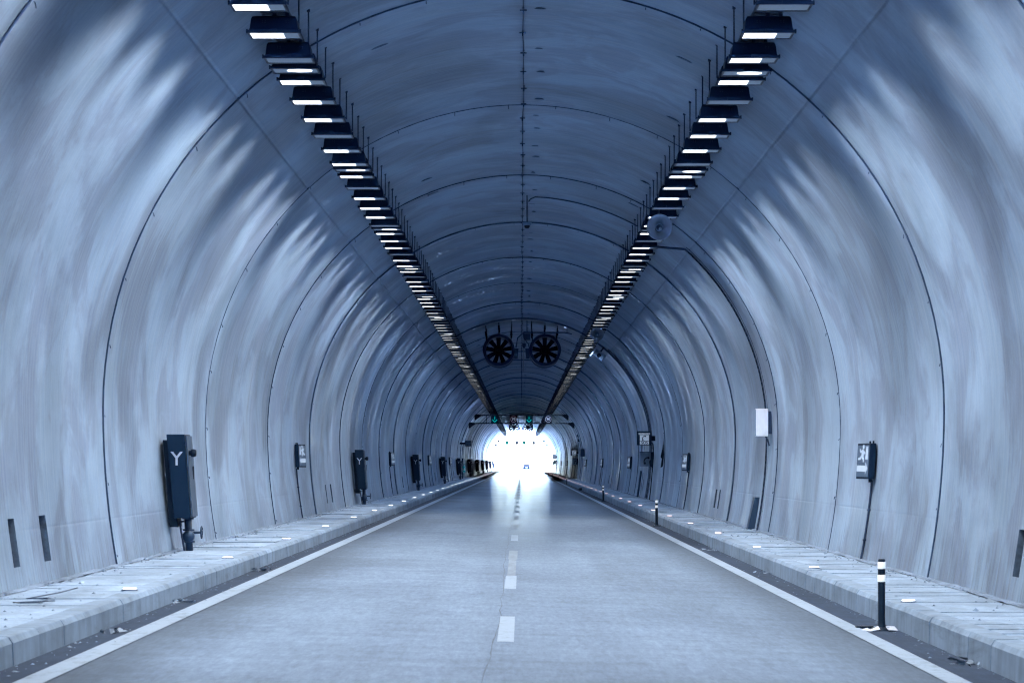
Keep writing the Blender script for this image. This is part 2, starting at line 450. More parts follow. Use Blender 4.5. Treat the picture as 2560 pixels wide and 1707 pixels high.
# portal rims
for y, d in ((Y_OUT, 1), (Y_IN, -1)):
    mb = MB(); n = 60; V = []
    for i in range(n + 1):
        x, z, nx, nz = prof(-S_END + 2 * S_END * i / n)
        V += [(x, y, z), (x + nx * .6, y, z + nz * .6), (x + nx * .6, y + d * .15, z + nz * .6), (x, y + d * .15, z)]
    F = []
    for i in range(n):
        for a, b in ((0, 1), (1, 2), (2, 3), (3, 0)): F.append((i * 4 + a, i * 4 + b, i * 4 + 4 + b, i * 4 + 4 + a))
    mb.add(V, F); mb.build('portal_rim', M['kerb'], tunnel)

# ------------------------------------------------------------------ ground, road, markings
def tilt_strip(mb, x0, x1, y0, y1, dz=0, ny=1):
    for i in range(ny):
        a, b = y0 + (y1 - y0) * i / ny, y0 + (y1 - y0) * (i + 1) / ny
        mb.add([(x0, a, road_z(x0) + dz), (x1, a, road_z(x1) + dz), (x1, b, road_z(x1) + dz), (x0, b, road_z(x0) + dz)], [(0, 1, 2, 3)])
    return mb
g = MB().add([(-3000, -3000, -.6), (3000, -3000, -.6), (3000, 6000, -.6), (-3000, 6000, -.6)], [(0, 1, 2, 3)])
tag(g.build('ground', M['land']), kind='structure')
KL, KR = -3.72, 3.82
road = tilt_strip(MB(), KL - .1, KR + .1, -80, 1200, 0, 1).build('road', M['road']); tag(road, kind='structure')
mb = MB(); tilt_strip(mb, KL - .1, -3.452, -80, 460, .004)
mb.build('gutter_strip', M['gutter'], road)
tilt_strip(MB(), 3.442, KR + .1, -80, 460, .004).build('gutter_strip', M['gutter'], road)
tilt_strip(MB(), -3.46, -3.26, -80, 1000, .008).build('edge_line', M['white'], road)
tilt_strip(MB(), 3.25, 3.45, -80, 1000, .008).build('edge_line', M['white'], road)
for i, y in enumerate([12.2, 21.8, 31.0] + [40.6 + 9.6 * k for k in range(0, 60)]):
    mt = M['white'] if i in (0, 1, 2, 4) or i > 8 else M['white_worn']
    L = 3.6 if i < 3 else 4.0
    tilt_strip(MB(), -.215, -.065, y, y + L, .004).build('lane_dash', mt, road)
for k in range(14):
    y = 111 + 9.9 * k
    tilt_strip(MB(), -.33, .02, y, y + 2.6, .008).build('blacked_out_dash', M['patch'], road)
tilt_strip(MB(), -.20, -.08, 34.6, 44.6, .0025).build('blacked_out_line', M['white_worn'], road)
# longitudinal crack
rr = random.Random(3); V = []; F = []; x = -.25
yy = 14.0; i = 0
while yy < 150:
    x += rr.uniform(-.016, .016) + (-.25 - x) * .10; wd = rr.uniform(.002, .007)
    V += [(x - wd, yy, road_z(x) + .0028), (x + wd, yy, road_z(x) + .0028)]
    if i: F.append((2 * i - 2, 2 * i - 1, 2 * i + 1, 2 * i))
    yy += rr.uniform(.25, .7); i += 1
MB().add(V, F).build('joint_crack', M['crack'], road)

# kerbs and pavements
def kerb_z(side): return CAMZ - (1.27 if side < 0 else 1.438)
rk = random.Random(11)
for side in (-1, 1):
    nm = 'left' if side < 0 else 'right'
    kx = KL if side < 0 else KR
    kz = kerb_z(side); base = road_z(kx) - .15
    xi = kx + side * .225
    # bed under the slabs
    bed = MB().box(*sorted((kx + side * .06, wallx(side, .2) + side * .3)), Y_IN, Y_OUT, base - .2, kz - .10)
    pv = bed.build('pavement', M['dirt']); tag(pv, kind='structure')
    # kerb stones
    prof2 = [(0, base), (.012, kz - .05), (.04, kz - .006), (.06, kz), (.225, kz + .002), (.225, base)]
    protos = []
    def stone(y0, y1, j):
        fn = lambda p, q, t: (kx + side * (p + j[0]), t, q + j[1] * (1 if q > kz - .2 else 0))
        return MB().prism(prof2, fn, y0, y1)
    for v in range(4):
        j = (rk.uniform(-.006, .006), rk.uniform(-.006, .006))
        mb = stone(.003, .997, j)
        mb2 = MB()
        protos.append(mb.mesh('kerb_stone', M['kerb']))
    n_k = 150
    for k in range(n_k): link('kerb_stone', rk.choice(protos), pv, (0, 13 + k, 0))
    mb = MB()
    for k in range(13 + n_k, int(Y_OUT)):
        fn = lambda p, q, t: (kx + side * p, t, q); mb.prism(prof2, fn, k + .003, k + .997)
    o = mb.build('kerb_run', M['kerb'], pv); o['kind'] = 'stuff'
    # cover slabs
    xw = wallx(side, kz) - side * .11
    L = .60; x0, x1 = sorted((xi + side * .012, xw))
    sl = []
    for v in range(6):
        mb = MB(); t = .0
        z = [kz - .004 + rk.uniform(-.004, .004) for _ in range(4)]
        a, b = .004 + rk.choice((0, .004)), L - .004 - rk.choice((0, 0, .004))
        mb.hexa([(x0, a, kz - .09), (x1, a, kz - .09), (x1, b, kz - .09), (x0, b, kz - .09), (x0, a, z[0]), (x1, a, z[1]), (x1, b, z[2]), (x0, b, z[3])])
        # lifting slots as raised nibs
        sl.append(mb.mesh('pavement_slab', M['slab']))
    slot = MB(); xm = (x0 + x1) / 2
    for k in range(160):
        y = 13 + k * L
        dz = rk.choice((0, 0, 0, .002, -.003, .014, -.012)) if k % 4 == 0 else rk.uniform(-.002, .002)
        s_ = link('pavement_slab', rk.choice(sl), pv, (0, y, dz)); s_.rotation_euler = (rk.uniform(-.006, .006), 0, 0)
    mb = MB(); k = 160
    while 13 + k * L < Y_OUT:
        y = 13 + k * L; mb.box(x0, x1, y + .004, y + L - .004, kz - .09, kz - .004 + rk.uniform(-.003, .003)); k += 1
    o = mb.build('slab_run', M['slab'], pv); o['kind'] = 'stuff'
    # dirt along the foot of the wall
    V = []; F = []; i = 0; y = 13.0
    while y < 200:
        w_ = .03 + .05 * noise.noise(Vector((y * .9, side, 0))) + .04 * noise.noise(Vector((y * 3.1, side, 5)))
        hh = .016 + .012 * noise.noise(Vector((y * 1.4, side, 8))) + .012 * noise.noise(Vector((y * 5.1, side, 8)))
        wx = wallx(side, kz) + side * .02
        V += [(wx, y, kz + hh), (wx - side * (.05 + w_ * .4), y, kz + hh * .55), (wx - side * (.07 + w_), y, kz - .006)]
        if i:
            q = 3 * i
            F += [(q - 3, q - 2, q + 1, q), (q - 2, q - 1, q + 2, q + 1)]
        i += 1; y += .12
    o = MB().add(V, F).build('wall_foot_dirt', M['dirt'], pv); o['kind'] = 'stuff'
    # studs
    for k in range(51):
        y = (24.5 if side < 0 else 25.4) + 8.17 * k
        red = side > 0 and k >= 3
        nw = ORD[k + 1] if k < 12 else None
        lab = (f'{nw} nearest glowing {"pinkish" if red else "white"} stud on the {nm} kerb' if nw else
               f'small {"pinkish" if red else "white"} light stud far down the {nm} kerb')
        if k == 0: lab = f'glowing white light stud nearest on the {nm} kerb top'
        t_ = thing('kerb_stud', lab, 'light stud', (kx + side * .19, y, kz + .003), f'light studs on the {nm} kerb')
        if k < 20:
            if 'studb' not in KIDS:
                KIDS['studb'] = MB().lathe([(.001, .014), (.07, .014), (.082, .004), (.086, 0)], ax='z', n=16).mesh('stud_body', M['steel'])
                KIDS['studl'] = MB().box(-.062, .062, -.03, .03, .0142, .025).mesh('stud_lens', M['stud'])
                KIDS['studr'] = MB().box(-.06, .06, -.03, .03, .0142, .032).mesh('stud_lens', M['studred'])
            link('stud_body', KIDS['studb'], t_); link('stud_lens', KIDS['studr' if red else 'studl'], t_)
        else:
            link('stud_lens', KIDS['studr' if red else 'studl'], t_)

# ------------------------------------------------------------------ lamps, trays, rods
LZ = CAMZ + 4.70; LXC = 2.71
def lamp_meshes():
    d = {}
    mb = MB()
    # tapered body with rounded shoulders
    def ringbox(hx, hy, z, sh=0): return [(-hx, -hy, z), (hx, -hy, z), (hx, hy, z), (-hx, hy, z)]
    lv = [(.27, .19, .035), (.262, .182, .06), (.248, .17, .165), (.235, .158, .19), (.20, .13, .20)]
    V = []; F = []
    for hx, hy, z in lv: V += ringbox(hx, hy, z)
    for i in range(len(lv) - 1):
        for k in range(4): F.append((i * 4 + k, i * 4 + (k + 1) % 4, i * 4 + 4 + (k + 1) % 4, i * 4 + 4 + k))
    F.append(tuple(range(16, 20))); F.append((3, 2, 1, 0))
    mb.add(V, F)
    for px in (-.13, .13):
        for a in (0, .03):
            for b in (0, .02): mb.box(px + a, px + a + .012, -.19, -.16, .12 + b, .13 + b)
    d['housing'] = mb.mesh('housing', M['housing'])
    fl = MB()
    fl.box(-.285, .285, -.205, -.175, .003, .036).box(-.285, .285, .175, .205, .003, .036)
    fl.box(-.285, -.262, -.175, .175, .003, .036).box(.262, .285, -.175, .175, .003, .036)
    fl.box(-.035, .035, -.215, -.203, .0, .05)
    fl.box(-.30, -.283, -.20, -.17, .0, .045).box(.283, .30, -.20, -.17, .0, .045)
    d['rim'] = fl.mesh('lens_rim', M['housing'])
    d['glass'] = MB().box(-.262, .095, -.175, .175, .010, .034).mesh('lamp_glass', M['lamp'])
    d['glassfar'] = MB().box(-.262, .095, -.175, .175, .010, .034).mesh('lamp_glass', M['lampfar'])
    d['glassdim'] = MB().box(-.262, .095, -.175, .175, .010, .034).mesh('lamp_glass', M['lampdim'])
    d['off'] = MB().box(-.262, .095, -.175, .175, .010, .034).mesh('lamp_glass', M['lensoff_glow'])
    d['gear'] = MB().box(.097, .262, -.175, .175, .010, .034).mesh('gear_cover', M['lensoff_glow'])
    d['wide'] = MB().box(-.262, .262, -.175, .175, .014, .034).mesh('gear_cover', M['lensoff_glow'])
    el = MB().prism([(.05 + .15 * math.cos(2 * PI * k / 20), .09 * math.sin(2 * PI * k / 20)) for k in range(20)], lambda p, q, t: (p, q, t), .008, .0138)
    d['oval'] = el.mesh('lamp_glass', M['lamp'])
    br = MB(); br.box(-.02, .02, -.10, .10, .20, .235); br.box(.12, .16, -.10, .10, .20, .235)
    d['bracket'] = br.mesh('bracket', M['steel'])
    return d
LM = lamp_meshes()
PITCH = 10 / 6
far_lamps = {-1: MB(), 1: MB()}
n_lamp = 0
for side in (-1, 1):
    nm = 'left' if side < 0 else 'right'
    lst = []
    k = -8
    while True:
        y = 25.35 + PITCH * k
        if y > Y_OUT - 6: break
        if y > 15:
            off = ((k - (2 if side < 0 else 0)) % 4 == 0)
            lst.append((y, 'off' if off else 'lit'))
        k += 1
    y = 19.45 if side < 0 else 19.65
    while y < Y_OUT - 8:
        lst.append((y, 'oval')); y += 10
    lst.sort()
    cnt = {}
    for idx, (y, st) in enumerate(lst):
        loc = (side * LXC, y, LZ)
        if idx >= 148:
            b = far_lamps[side]
            b.box(loc[0] - .285, loc[0] + .285, y - .2, y + .2, LZ + .003, LZ + .06).box(loc[0] - .24, loc[0] + .24, y - .17, y + .17, LZ + .06, LZ + .2)
            continue
        ring = int(math.floor((y - 20.7) / 10)) + 1; cnt.setdefault(ring, 0); cnt[ring] += 1
        word = {'lit': 'lit', 'off': 'unlit', 'oval': 'oval-lensed'}[st]
        if ring <= 0: lab = f'{word} box lamp of the {nm} ceiling row, {ORD[cnt[ring]]} before the first lining joint overhead'
        elif ring <= 9: lab = f'{word} box lamp in {nm} ceiling row, {ORD[cnt[ring]]} lamp within the {ORD[ring]} lining ring'
        else: lab = f'{word} box lamp far down the {nm} ceiling row, beyond the fan pair'
        t_ = thing('tunnel_lamp', lab, 'lamp', loc, f'box lamps in the {nm} ceiling row')
        zone = 0 if y < 50 else 1 if y < 76 else 2 if y < 108 else 3
        link('housing', LM['housing'], t_); link('lens_rim', LM['rim'], t_)
        if st == 'lit': link('lamp_glass', LM[('glass', 'glass', 'glassfar', 'glassdim')[zone]], t_); lit(t_, LAMP_L[zone], -.08); link('gear_cover', LM['gear'], t_)
        elif st == 'off': link('lamp_glass', LM['off'], t_); link('gear_cover', LM['gear'], t_)
        else: link('lamp_glass', LM['oval'], t_); lit(t_, LAMP_L[min(zone + 1, 3)], .05); link('gear_cover', LM['wide'], t_)
        if y < 110: link('bracket', LM['bracket'], t_)
    o = far_lamps[side].build('distant_lamps', M['housing'])
    tag(o, f'dark unlit remainder of the {nm} lamp row running to the tunnel mouth', 'lamps', kind='stuff')
    # cable tray with slots, hung on rods
    tray = thing('cable_tray', f'perforated steel cable tray above the {nm} lamp row, on thin rods', 'cable tray', (side * LXC, 0, LZ + .235))
    tm = MB(); tm.box(-.15, -.142, 0, 9.99, 0, .055).box(.142, .15, 0, 9.99, 0, .055)
    for q in range(100): tm.box(-.142, .142, q * .1, q * .1 + .062, .002, .006)
    tme = tm.mesh('tray_section', M['steel'])
    y = .7
    while y < Y_OUT - 10: link('tray_section', tme, tray, (0, y, 0)); y += 10
    xr = -side * .215
    top = archz(side * LXC + xr) - (LZ + .235)
    rm = MB().tube([(xr, 0, -.03), (xr, 0, top + .01)], .010, 6); rm.tube([(xr, 0, top - .02), (xr, 0, top + .02)], .022, 6)
    rm.box(*sorted((-side * .15, xr)), -.012, .012, -.02, .0)
    rme = rm.mesh('hanger_rod', M['steel'])
    y = 12.5; k = 0; fr = MB()
    while y < Y_OUT - 6:
        if k < 170: link('hanger_rod', rme, tray, (0, y, 0))
        else: fr.tube([(xr, y, -.03), (xr, y, top)], .0085, 4)
        y += 1.25; k += 1
    o = fr.build('distant_rods', M['steel'], tray); o['kind'] = 'stuff'

# crown wire with clips, grout ports
cw = thing('crown_wire', 'thin dark wire clipped along the crown seam of the vault', 'wire', (XC, 0, ZC + RC))
wire = []
y = 22.0
while y < Y_OUT - 5: wire.append((random.uniform(-.012, .012), y, -.03 - random.uniform(0, .012))); y += 1.667
MB().tube(wire, .007, 5).build('wire', M['joint'], cw)
cl = MB().box(-.045, .045, -.012, .012, -.05, -.035).box(-.011, .011, -.011, .011, -.09, .03).mesh('clip', M['joint'])
for i, p in enumerate(wire[:120]): link('clip', cl, cw, p and (p[0], p[1], .0))
gp = MB()
rg = random.Random(5)
def port(s, y, ry, rs):
    x, z, nx, nz = prof(s)
    ux, uz = nz, -nx
    pts = []
    for k in range(12):
        a = 2 * PI * k / 12; pts.append((x - nx * .012 + ux * rs * math.cos(a), y + ry * math.sin(a), z - nz * .012 + uz * rs * math.cos(a)))
    gp.add(pts + [(x + nx * .02, y, z + nz * .02)], [(k, (k + 1) % 12, 12) for k in range(12)])
y = 21.0
while y < 260:
    port(.24 + rg.uniform(-.03, .03), y, .03, rg.uniform(.05, .09))
    if rg.random() < .25: port(-2.0 + rg.uniform(-.1, .1), y + .8, .04, .13)
    if rg.random() < .25: port(2.35 + rg.uniform(-.1, .1), y + 1.2, .04, .13)
    y += rg.uniform(1.6, 3.3)
o = gp.build('grout_port', M['dirt'], tunnel); o['kind'] = 'stuff'

# ------------------------------------------------------------------ hydrant cabinets (left wall)
Ymesh = text_mesh('Y', .28, .002, M['letter'], 'letter_y', .002)
def make_cabinet():
    t_ = thing('hydrant_cabinet', 'x', 'cabinet', (0, 0, 0), 'fire hydrant cabinets on the left wall')
    zt, zb = CAMZ + .42, CAMZ - .79
    D = .62
    xo = lambda z: -5.125 + (zt - z) / 1.21 * .115
    xi = lambda z: -4.865 + (zt - z) / 1.21 * .092
    body = MB().hexa([(xo(zb), 0, zb), (xi(zb), 0, zb), (xi(zb), D, zb), (xo(zb), D, zb), (xo(zt), 0, zt), (xi(zt), 0, zt), (xi(zt), D, zt), (xo(zt), D, zt)])
    body.build('body', M['navy'], t_, bevel=.008)
    z0, z1 = zb + .02, zt - .02
    dr = MB().hexa([(xi(z0) + .006, .03, z0), (xi(z0) + .028, .03, z0), (xi(z0) + .028, D - .01, z0), (xi(z0) + .006, D - .01, z0),
                    (xi(z1) + .006, .03, z1), (xi(z1) + .028, .03, z1), (xi(z1) + .028, D - .01, z1), (xi(z1) + .006, D - .01, z1)])
    dor = dr.build('door', M['door'], t_, bevel=.004)
    zh = CAMZ - .06
    MB().box(xi(zh) + .03, xi(zh) + .045, .40, .44, zh - .17, zh + .02).build('handle', M['black'], dor)
    for zz in (zt - .13, zt - .5, zb + .18):
        MB().tube([(xi(zz) + .016, .012, zz - .03), (xi(zz) + .016, .012, zz + .03)], .014, 8).build('hinge', M['steel'], dor)
    zk = CAMZ + .15
    kb = MB().lathe([(.001, .11), (.045, .11), (.058, .08), (.058, .04), (.04, .035), (.035, 0), (.001, 0)], (xi(zk) + .027, .12, zk), 'x', 16)
    kb.build('alarm_bell', M['black'], t_, True)
    bp = MB()
    za, zc = zt - .08, zb - .13
    bp.hexa([(wallx(-1, zc) + .03, .1, zc), (xo(zc) + .03, .1, zc), (xo(zc) + .03, D - .1, zc), (wallx(-1, zc) + .0, D - .1, zc),
             (wallx(-1, za) + .045, .1, za), (xo(za) - .004, .1, za), (xo(za) - .004, D - .1, za), (wallx(-1, za) + .0, D - .1, za)])
    bp.build('mounting_plate', M['black'], t_)
    ym = link('letter_y', Ymesh, t_, (-4.975, -.004, CAMZ + .06)); ym.rotation_euler = (R(90), 0, 0)
    zf = kerb_z(-1) - .01
    px, py = -4.83, .36
    pp = MB().tube([(px - .01, py, zf), (px - .03, py, zb + .01)], .055, 14)
    pp.lathe([(.06, .30), (.085, .30), (.085, .325), (.06, .325)], (px - .02, py, zf), 'z', 14).lathe([(.06, .13), (.085, .13), (.085, .155), (.06, .155)], (px - .01, py, zf), 'z', 14)
    pp.lathe([(.06, -.02), (.088, -.02), (.088, 0), (.06, 0)], (px - .03, py, zb - .001), 'z', 14)
    pp.build('standpipe', M['pipe'], t_, True)
    v = MB().lathe([(.001, -.1), (.075, -.09), (.088, -.05), (.088, .02), (.06, .06), (.001, .06)], (px - .015, py - .03, zf + .22), 'y', 14)
    v.tube([(px + .05, py, zf + .27), (px + .17, py, zf + .275)], .018, 8)
    vb = v.build('valve', M['pipe'], t_, True)
    hw = MB(); pts = [(px + .17, py + .085 * math.cos(2 * PI * k / 18), zf + .275 + .085 * math.sin(2 * PI * k / 18)) for k in range(19)]
    hw.tube(pts, .012, 6)
    for k in range(4):
        a = k * PI / 2 + .4; hw.tube([(px + .17, py, zf + .275), (px + .17, py + .085 * math.cos(a), zf + .275 + .085 * math.sin(a))], .007, 5)
    hw.build('handwheel', M['pipe'], vb, True)
    cd = MB().tube([(px - .19, .3, zb), (px - .14, .3, zb - .08), (px - .12, .3, zb - .2), (-4.90, .3, zf)], .016, 6)
    cd.tube([(px - .15, .34, zb - .06), (px - .04, .38, zb - .05)], .014, 6)
    cd.tube([(px - .30, .3, zb), (px - .29, .3, zb - .1), (px - .24, .3, zb - .1), (px - .23, .3, zb)], .012, 6)
    cd.build('conduit', M['steel'], t_)
    return t_
cab = make_cabinet(); tree = subtree(cab)
for k in range(11):
    y = 35.4 + 40 * k
    if y > Y_OUT - 5: break
    lab = ('dark hydrant cabinet marked Y, nearest on the left wall, valve wheel below' if k == 0 else
           f'dark hydrant cabinet marked Y, {ORD[k + 1]} nearest on the left wall' if k < 5 else 'dark hydrant cabinet far down the left wall near the tunnel mouth')
    if k == 0: cab.location = (0, y, 0); cab['label'] = lab
    else: copy_tree(cab, (0, y, 0), lab, tree=tree)

# ------------------------------------------------------------------ escape signs (both walls)
def make_escape_sign(side):
    t_ = thing('escape_sign', 'x', 'exit sign', (0, 0, 0), 'escape signs on the %s wall' % ('left' if side < 0 else 'right'))
    dz = 0 if side < 0 else -.14
    zt, zb = CAMZ + .44 + dz, CAMZ - .09 + dz
    W = .50; tn, tf = .085, .205
    xt, xb = wallx(side, zt) - side * .02, wallx(side, zb) - side * .02
    def X(z, e): f = (z - zb) / (zt - zb); return xb + (xt - xb) * f - side * (e + .03 * f * 0)
    b = MB().hexa([(X(zb, 0), 0, zb), (X(zb, tn), 0, zb), (X(zb, tf), W, zb), (X(zb, 0), W, zb),
                   (X(zt, 0), 0, zt), (X(zt, tn), 0, zt), (X(zt, tf), W, zt), (X(zt, 0), W, zt)])
    b.build('housing', M['navy'], t_, bevel=.006)
    # face coordinates: p from near edge 0..W (away from the camera), q height 0..H
    H = zt - zb
    def fn(p, q, t): return (X(zb + q, tn + (tf - tn) * p / W + .004 + t), p - .0, zb + q)
    MB().prism([(.025, .03), (W - .02, .03), (W - .02, H - .03), (.025, H - .03)], fn, 0, .004).build('sign_face', M['signface'], t_)
    pic = MB()
    # door slab near the camera-side edge, running figure towards it
    pic.prism([(.05, .29), (.15, .29), (.13, H - .05), (.06, H - .05)], fn, .0045, .008)
    pic.strip((.27, .33), (.25, .43), .09, fn, .0045, .008)          # torso
    pic.disc((.235, H - .055), .034, fn, .0045, .008)
    pic.strip((.25, .42), (.16, .375), .03, fn, .0045, .008)
    pic.strip((.27, .42), (.35, .40), .03, fn, .0045, .008); pic.strip((.35, .40), (.37, .45), .03, fn, .0045, .008)
    pic.strip((.28, .34), (.22, .29), .04, fn, .0045, .008); pic.strip((.22, .29), (.22, .25), .035, fn, .0045, .008)
    pic.strip((.29, .34), (.36, .30), .045, fn, .0045, .008); pic.strip((.36, .30), (.43, .30), .035, fn, .0045, .008)
    pic.build('running_figure', M['signwhite'], t_)
    ar = MB().prism([(.045, .155), (.13, .065), (.13, .11), (W - .04, .11), (W - .04, .20), (.13, .20), (.13, .245)], fn, .0045, .008)
    ar.build('arrow', M['signwhite'], t_)
    lg = MB()
    for yy in (.06, .4): lg.box(*sorted((X(zt, .02), X(zt, .045))), yy, yy + .03, zt, zt + .035)
    lg.box(*sorted((X(zb, .03), X(zb, .075))), .05, .1, zb - .05, zb)
    lg.build('mounting_lug', M['black'], t_)
    zf = kerb_z(side)
    pts = []
    for i in range(9):
        z = zb - .02 + (zf - zb + .02) * i / 8; pts.append((wallx(side, z) - side * .022, .22, z))
    cd = MB().tube(pts, .017, 8)
    for i in (3, 6): cd.cbox(pts[i], .05, .06, .025)
    cd.build('conduit', M['steel'], t_)
    return t_
for side, y0 in ((-1, 56.4), (1, 36.4)):
    nm = 'left' if side < 0 else 'right'
    es = make_escape_sign(side); tree = subtree(es)
    for k in range(11):
        y = y0 + 40 * k
        if y > Y_OUT - 8: break
        lab = (f'running-figure escape sign with {nm}-pointing arrow, nearest on the {nm} wall' if k == 0 else
               f'running-figure escape sign, {ORD[k + 1]} nearest on the {nm} wall' if k < 5 else f'small escape sign box far down the {nm} wall')
        if k == 0: es.location = (0, y, 0); es['label'] = lab
        else: copy_tree(es, (0, y, 0), lab, tree=tree)

# ------------------------------------------------------------------ wall cable rings on the right (dome camera drop, white box)
def arc_pts(z_from_s, s_to, y, e, n=40):
    out = []
    for i in range(n + 1):
        s = z_from_s + (s_to - z_from_s) * i / n; x, z, nx, nz = prof(s); out.append((x - nx * e, y, z - nz * e))
    return out
def cable_ring(y, s0, s1, label, slots=True):
    t_ = thing('cable_ladder', label, 'cable ladder')
    mb = MB(); n = int((s1 - s0) / .12)
    for yy in (y - .045, y + .045): mb.tube(arc_pts(s0, s1, yy, .03, 60), .010, 5)
    mb.build('side_rail', M['steel'], t_)
    r_ = MB()
    for i in range(n):
        x, z, nx, nz = prof(s0 + (s1 - s0) * (i + .5) / n); a, b = (nz, -nx)
        c = Vector((x - nx * .035, y, z - nz * .035)); u = Vector((nz, 0, -nx)) * .034; d = Vector((nx, 0, nz)) * .006; v = Vector((0, .045, 0))
        r_.add([c - u - v - d, c + u - v - d, c + u + v - d, c - u + v - d, c - u - v + d, c + u - v + d, c + u + v + d, c - u + v + d],
               [(3, 2, 1, 0), (4, 5, 6, 7), (0, 1, 5, 4), (1, 2, 6, 5), (2, 3, 7, 6), (3, 0, 4, 7)])
    r_.build('rungs', M['steel'], t_)
    cb = MB().tube(arc_pts(s0, s1, y + .0, .044, 60), .010, 6); cb.build('cable', M['black'], t_)
    cp = MB().tube(arc_pts(s0, s1, y - .32, .018, 60), .010, 5)
    for i in range(8):
        x, z, nx, nz = prof(s0 + (s1 - s0) * (i + .5) / 8); cp.cbox((x - nx * .01, y - .32, z - nz * .01), .04, .05, .04)
    cp.build('conduit', M['steel'], t_)
    return t_
SR = wall_s(1, kerb_z(1))
s_lamp = wall_s(1, CAMZ + 4.62)
cr = cable_ring(52.6, s_lamp, SR, 'perforated cable ladder down the right wall past the white box')
x, z, nx, nz = prof(s_lamp)
MB().tube([(x - nx * .04, 52.6, z - nz * .04), (LXC - .1, 52.6, CAMZ + 4.66)], .026, 8).build('cross_arm', M['steel'], cr)
# overhead conduit to the dome camera
dc = thing('dome_camera', 'dome camera on a drop pole under the crown, conduit to right', 'camera', (.13, 54.5, 0))
zt = archz(.13)
MB().tube([(0, 0, zt), (0, 0, zt - .62)], .014, 8).build('drop_pole', M['steel'], dc)
MB().lathe([(.001, 0), (.10, 0), (.10, -.05), (.08, -.07), (.001, -.07)], (0, 0, zt - .6), 'z', 16).build('camera_base', M['grey'], dc, True)
MB().lathe([(.065, -.07), (.06, -.10), (.035, -.13), (.001, -.135)], (0, 0, zt - .6), 'z', 16).build('dome', M['black'], dc, True)
pts = [(.03, 0, zt - .14), (.08, 0, zt - .08), (.18, 0, archz(.31) - .03)]
for i in range(1, 13):
    xx = .2 + (2.45 - .2) * i / 12; pts.append((xx, 0, archz(xx + .13) - .025))
MB().tube(pts, .015, 6).build('conduit', M['steel'], dc)

def white_box(y, label):
    t_ = thing('wall_box', label, 'electrical box')
    z0, z1 = CAMZ + .57, CAMZ + 1.15
    x1 = 5.20; x0 = 4.945
    MB().box(x0, x1, y, y + .30, z0, z1).build('body', M['pale'], t_, bevel=.01)
    MB().box(x0 - .022, x0 - .003, y + .015, y + .285, z0 + .01, z1 - .01).build('door', M['grey'], t_)
    MB().box(x1, wallx(1, CAMZ + .8) + .02, y + .05, y + .25, z0 + .05, z1 - .05).tube([(x1 - .05, y + .1, z0), (x1, y + .1, z0 - .08), (x1 + .03, y + .1, z0 - .2)], .018, 6).build('bracket', M['steel'], t_)
    return t_
white_box(51.6, 'pale white electrical box beside the cable ladder on right wall')
mb = MB(); zf = kerb_z(1)
mb.hexa([(wallx(1, zf) - .14, 53.6, zf), (wallx(1, zf) + .01, 53.6, zf), (wallx(1, zf) + .01, 54.0, zf), (wallx(1, zf) - .14, 54.0, zf),
         (wallx(1, zf + .7) - .10, 53.6, zf + .7), (wallx(1, zf + .7) + .01, 53.6, zf + .7), (wallx(1, zf + .7) + .01, 54.0, zf + .7), (wallx(1, zf + .7) - .10, 54.0, zf + .7)])
o = mb.build('cable_cover', M['pipe'], bevel=.006); tag(o, 'dark upright cable cover at the foot of the right wall', 'cable cover')

# horn loudspeakers under the right lamp row
def horn(loc, label):
    t_ = thing('horn_speaker', label, 'loudspeaker', loc, 'horn loudspeakers under the right lamp row'); t_.scale = (.92, .92, .92)
    MB().lathe([(.255, -.02), (.265, -.005), (.25, 0), (.20, .05), (.14, .13), (.09, .22), (.075, .30), (.075, .34), (.001, .34)], ax='y', n=40).build('bell', M['horn'], t_, True)
    MB().lathe([(.066, .02), (.084, .02), (.084, .055), (.066, .055), (.066, .02)], ax='y', n=28).lathe([(.075, .055), (.06, .20), (.001, .22)], ax='y', n=28).build('re_entrant_tube', M['grey'], t_, True)
    MB().lathe([(.001, .04), (.028, .05), (.032, .1)], (.02, 0, -.03), 'y', 14).build('centre_cap', M['pale'], t_, True)
    MB().lathe([(.001, .34), (.10, .34), (.11, .40), (.10, .50), (.001, .52)], ax='y', n=20).build('driver', M['steel'], t_, True)
    MB().tube([(0, .3, .06), (0, .3, .43)], .02, 8).cbox((0, .3, .43), .12, .08, .03).build('bracket', M['steel'], t_)
    return t_
horn((2.565, 45.45, CAMZ + 4.375), 'grey horn loudspeaker hanging below right lamps, the larger nearer one')
horn((2.64, 85.4, CAMZ + 4.50), 'small grey horn loudspeaker below right lamps, just before the fans')

# pale camera box on the right shoulder
t_ = thing('camera_housing', 'pale tilted camera housing on the right shoulder beyond the speakers', 'camera', (3.16, 100.1, CAMZ + 4.40))
t_.rotation_euler = (R(-6), R(38), R(8))
MB().box(-.24, .24, -.05, .5, -.12, .14).build('body', M['grey'], t_, bevel=.02)
MB().box(-.26, .26, -.09, .45, .141, .16).build('sun_visor', M['grey'], t_)
MB().tube([(0, .2, .16), (0, .2, .62)], .03, 8).build('arm', M['steel'], t_)
MB().lathe([(.001, -.056), (.08, -.056), (.09, -.051)], ax='y', n=16).build('lens', M['black'], t_, True)
cable_ring(99.2, s_lamp, SR, 'dark cable ladder down right wall behind the SOS sign')
cable_ring(214.5, s_lamp, SR, 'far cable ladder on right wall below the small cameras')

